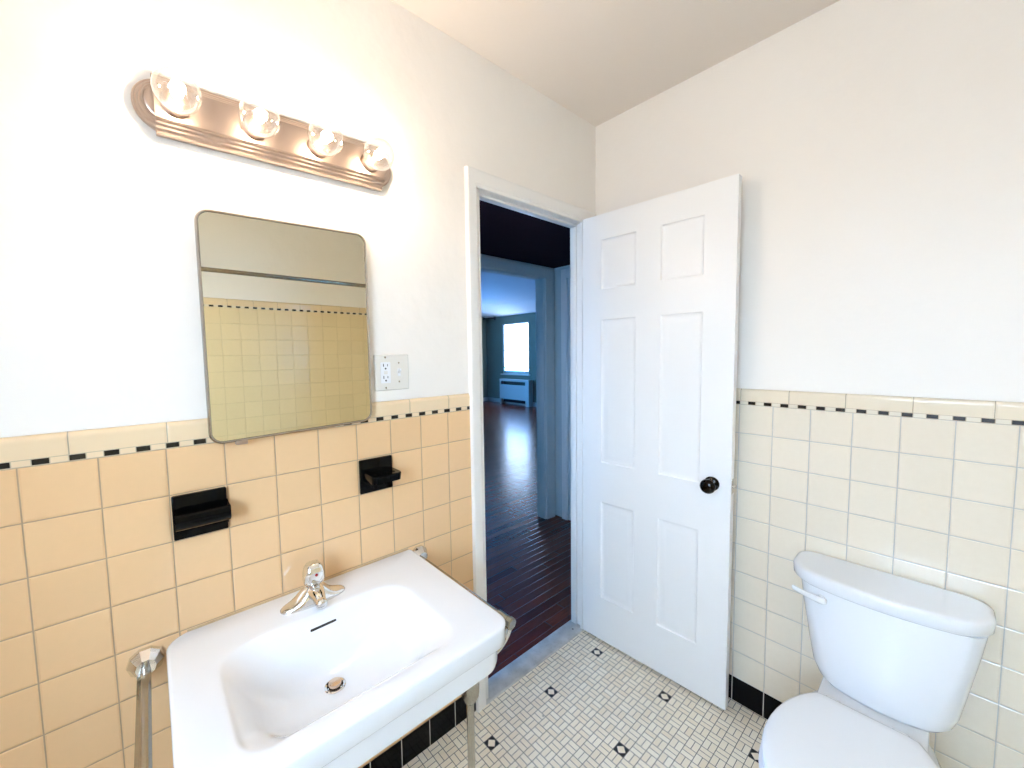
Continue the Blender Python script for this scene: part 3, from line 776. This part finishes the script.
lathe(bm, (FX + .062, FY, SZ + .0200), (.95, 0, -.32), [(-.006, .0130), (.001, .0142), (.007, .0138), (.011, .0110), (.0125, .004)], 24)
obj('spout', bm, M['chrome'], fa, smooth=60)
bm = B(); lathe(bm, (FX, FY, SZ + .040), (.10, 0, 1), [(0, .0215), (.006, .0205), (.008, .0175), (.014, .0175)], 28); obj('collar', bm, M['chrome'], fa)
bm = B(); rings = []
for h, w, dx in ((.048, .0170, 0), (.052, .0225, .001), (.062, .0248, .003), (.082, .0240, .005), (.096, .0208, .006), (.104, .0150, .006), (.107, .0070, .006)):
    rings.append(rrect(FX + dx - w, FX + dx + w * 1.02, FY - w, FY + w, w * .62, SZ + h, 6, 1))
loft(bm, rings); hd = obj('handle', bm, M['chrome'], fa, smooth=60)
bm = B(); lathe(bm, (FX + .0290, FY + .001, SZ + .080), (1, 0, .08), [(-.001, .0036), (.0010, .0036), (.0014, .0025)], 14); obj('hot_mark', bm, M['red'], hd)

# ------------------------------------------------------------------ toilet
toi = thing('toilet', 'white two-piece toilet with closed lid against the tiled wall', 'toilet', (1.087, -.36, 0))
def tring(x0, x1, yb, yf, bow, z, r, rb=.02):
    cx, hw = (x0 + x1) / 2, (x1 - x0) / 2; out = []
    for p in rrect(x0, x1, yf, yb, (r, r, rb, rb), z, 8, 10):
        t = (p.x - cx) / hw; f = max(0, min(1, (yb - p.y) / (yb - yf)))
        out.append(Vector((p.x, p.y - bow * (1 - t * t) * f ** 2, z)))
    return out
bm = B()
loft(bm, [tring(.975, 1.205, -.035, -.165, .030, .378, .035), tring(.957, 1.226, -.028, -.172, .034, .381, .045), tring(.944, 1.236, -.024, -.174, .036, .392, .048), tring(.931, 1.245, -.022, -.172, .037, .420, .048),
          tring(.918, 1.257, -.020, -.168, .036, .50, .040), tring(.902, 1.272, -.020, -.163, .036, .60, .034), tring(.893, 1.281, -.020, -.160, .036, .668, .032)])
obj('tank', bm, M['china'], toi, smooth=60)
bm = B(); L0 = (.866, 1.293)
def lr(d, z): return tring(L0[0] + d, L0[1] - d, -.010 - d * .3, -.160 + d, .042, z, .065, .04)
rings = [lr(.010, .6675), lr(.003, .668), lr(0, .672), lr(-.001, .692)]
for i in range(1, 7):
    a = .5 * PI * i / 6; rings.append(lr(.014 * (1 - math.cos(a)) - .001, .697 + .012 * math.sin(a)))
rings.append(lr(.024, .7091))
loft(bm, rings); obj('tank_lid', bm, M['china'], toi, smooth=60)
# flush lever
bm = B(); lathe(bm, (.955, -.176, .641), (0, -1, 0), [(0, .009), (.012, .009), (.016, .007)], 18)
loft(bm, [[Vector((x, y + dy * w, z + dz * h)) for dy, dz in ((-1, -.6), (-.5, -1), (.5, -1), (1, -.6), (1, .6), (.5, 1), (-.5, 1), (-1, .6))]
          for x, y, z, w, h in ((.970, -.194, .640, .003, .006), (.964, -.196, .640, .0055, .0095), (.952, -.198, .641, .006, .0100), (.925, -.199, .644, .005, .008), (.900, -.197, .648, .0045, .007), (.886, -.194, .650, .0045, .007), (.882, -.193, .651, .002, .004))])
obj('flush_lever', bm, M['plastic'], toi, smooth=60)
# bowl
CX = 1.073
def egg(sx, z, yback=-.285, cy=-.50, b=.23, c=.265, hw=.173, n=48, ins=0):
    """seat outline, truncated at the back"""
    out = []
    hw2 = (hw - ins) * sx; b2 = b - ins; c2 = c - ins; yb = yback - ins
    for i in range(n):
        a = 2 * PI * i / n
        y = cy + (b2 if math.sin(a) < 0 else c2) * math.sin(a); x = math.cos(a) * hw2
        if y > yb: y = yb
        out.append(Vector((CX + x, y, z)))
    return out
def foot(hw, y0, y1, z, n=48, p=.8):
    cy = (y0 + y1) / 2; hl = (y1 - y0) / 2
    return [Vector((CX + hw * math.copysign(abs(math.cos(a)) ** p, math.cos(a)), cy + hl * math.copysign(abs(math.sin(a)) ** p, math.sin(a)), z)) for a in [2 * PI * i / n for i in range(n)]]
bm = B()
loft(bm, [foot(.118, -.60, -.14, 0), foot(.118, -.60, -.14, .012), foot(.100, -.585, -.15, .03), foot(.088, -.56, -.16, .10), foot(.092, -.57, -.15, .19), foot(.125, -.63, -.12, .27), foot(.158, -.685, -.09, .33), foot(.176, -.71, -.26, .375), [Vector((v.x, v.y, .384)) for v in egg(1, 0, ins=.008)]])
obj('bowl', bm, M['china'], toi, smooth=60)
bm = B(); loft(bm, [rrect(.980, 1.175, -.30, -.03, .02, .30, 6, 4), rrect(.966, 1.190, -.315, -.025, .025, .345, 6, 4), rrect(.962, 1.192, -.32, -.022, .025, .372, 6, 4), rrect(.966, 1.188, -.315, -.026, .022, .3775, 6, 4)])
obj('tank_platform', bm, M['china'], toi, smooth=60)
bm = B(); loft(bm, [egg(1, .3855, ins=.006), egg(1, .388, ins=.002), egg(1, .396, ins=.001), egg(1, .3995, ins=.005)]); obj('seat', bm, M['plastic'], toi, smooth=60)
bm = B(); loft(bm, [egg(1, .4005, ins=.006), egg(1, .403, ins=.001), egg(1, .408, ins=0), egg(1, .4135, ins=.003), egg(1, .417, ins=.010), egg(1, .4185, ins=.030), egg(1, .419, ins=.08)]); obj('seat_lid', bm, M['plastic'], toi, smooth=60)
for x in (1.004, 1.142):
    bm = B(); loft(bm, [rrect(x - .018, x + .018, -.292, -.262, .008, .3845, 4, 1), rrect(x - .018, x + .018, -.292, -.262, .008, .398, 4, 1), rrect(x - .014, x + .014, -.288, -.266, .007, .401, 4, 1)])
    obj('seat_hinge', bm, M['plastic'], toi, smooth=60)

# ------------------------------------------------------------------ shower rod (seen in the mirror)
sr = thing('shower_rod', 'straight steel shower curtain rod reflected in the mirror', 'shower rod', (1.55, -1.2, 1.878))
bm = B(); lathe(bm, (1.55, YB + .002, 1.878), (0, 1, 0), [(0, .0125), (-YB - .004 + .006, .0125)], 16); obj('rod', bm, M['rod'], sr)
for y, s in ((YB + .0005, 1), (.0055, -1)):
    bm = B(); lathe(bm, (1.55, y, 1.878), (0, s, 0), [(0, .032), (.004, .032), (.014, .018), (.03, .016)], 24); obj('flange', bm, M['rod'], sr)

# ------------------------------------------------------------------ world, camera
w = bpy.data.worlds.new('W'); sc.world = w; w.use_nodes = True
nt = w.node_tree; bg = nt.nodes['Background']
tcw = nt.nodes.new('ShaderNodeTexCoord'); spw = nt.nodes.new('ShaderNodeSeparateXYZ'); nt.links.new(tcw.outputs['Generated'], spw.inputs[0])
zz = X(nt, spw.outputs[2]).ramp(-.04, .10)
nt.links.new(mixc(nt, zz, (.74, .84, 1.0), (.52, .72, 1.0)), bg.inputs[0])
nt.links.new((zz * SKY + 7.8).v, bg.inputs[1])
cam = bpy.data.cameras.new('camera'); co = bpy.data.objects.new('camera', cam); COL.objects.link(co)
co.location = (1.18658, -1.67436, 1.39927); co.rotation_euler = (1.5006124, .0144721, .8406036)
cam.sensor_fit = 'HORIZONTAL'; cam.sensor_width = 36; cam.lens = 398.39 / 1024 * 36
cam.shift_x = 7.4274 / 1024; cam.shift_y = -2.272 / 1024; cam.clip_start = .02
sc.camera = co
sc.view_settings.view_transform = 'Standard'; sc.view_settings.look = 'None'; sc.view_settings.gamma = 1
sc.view_settings.use_curve_mapping = False; sc.view_settings.exposure = 0.60
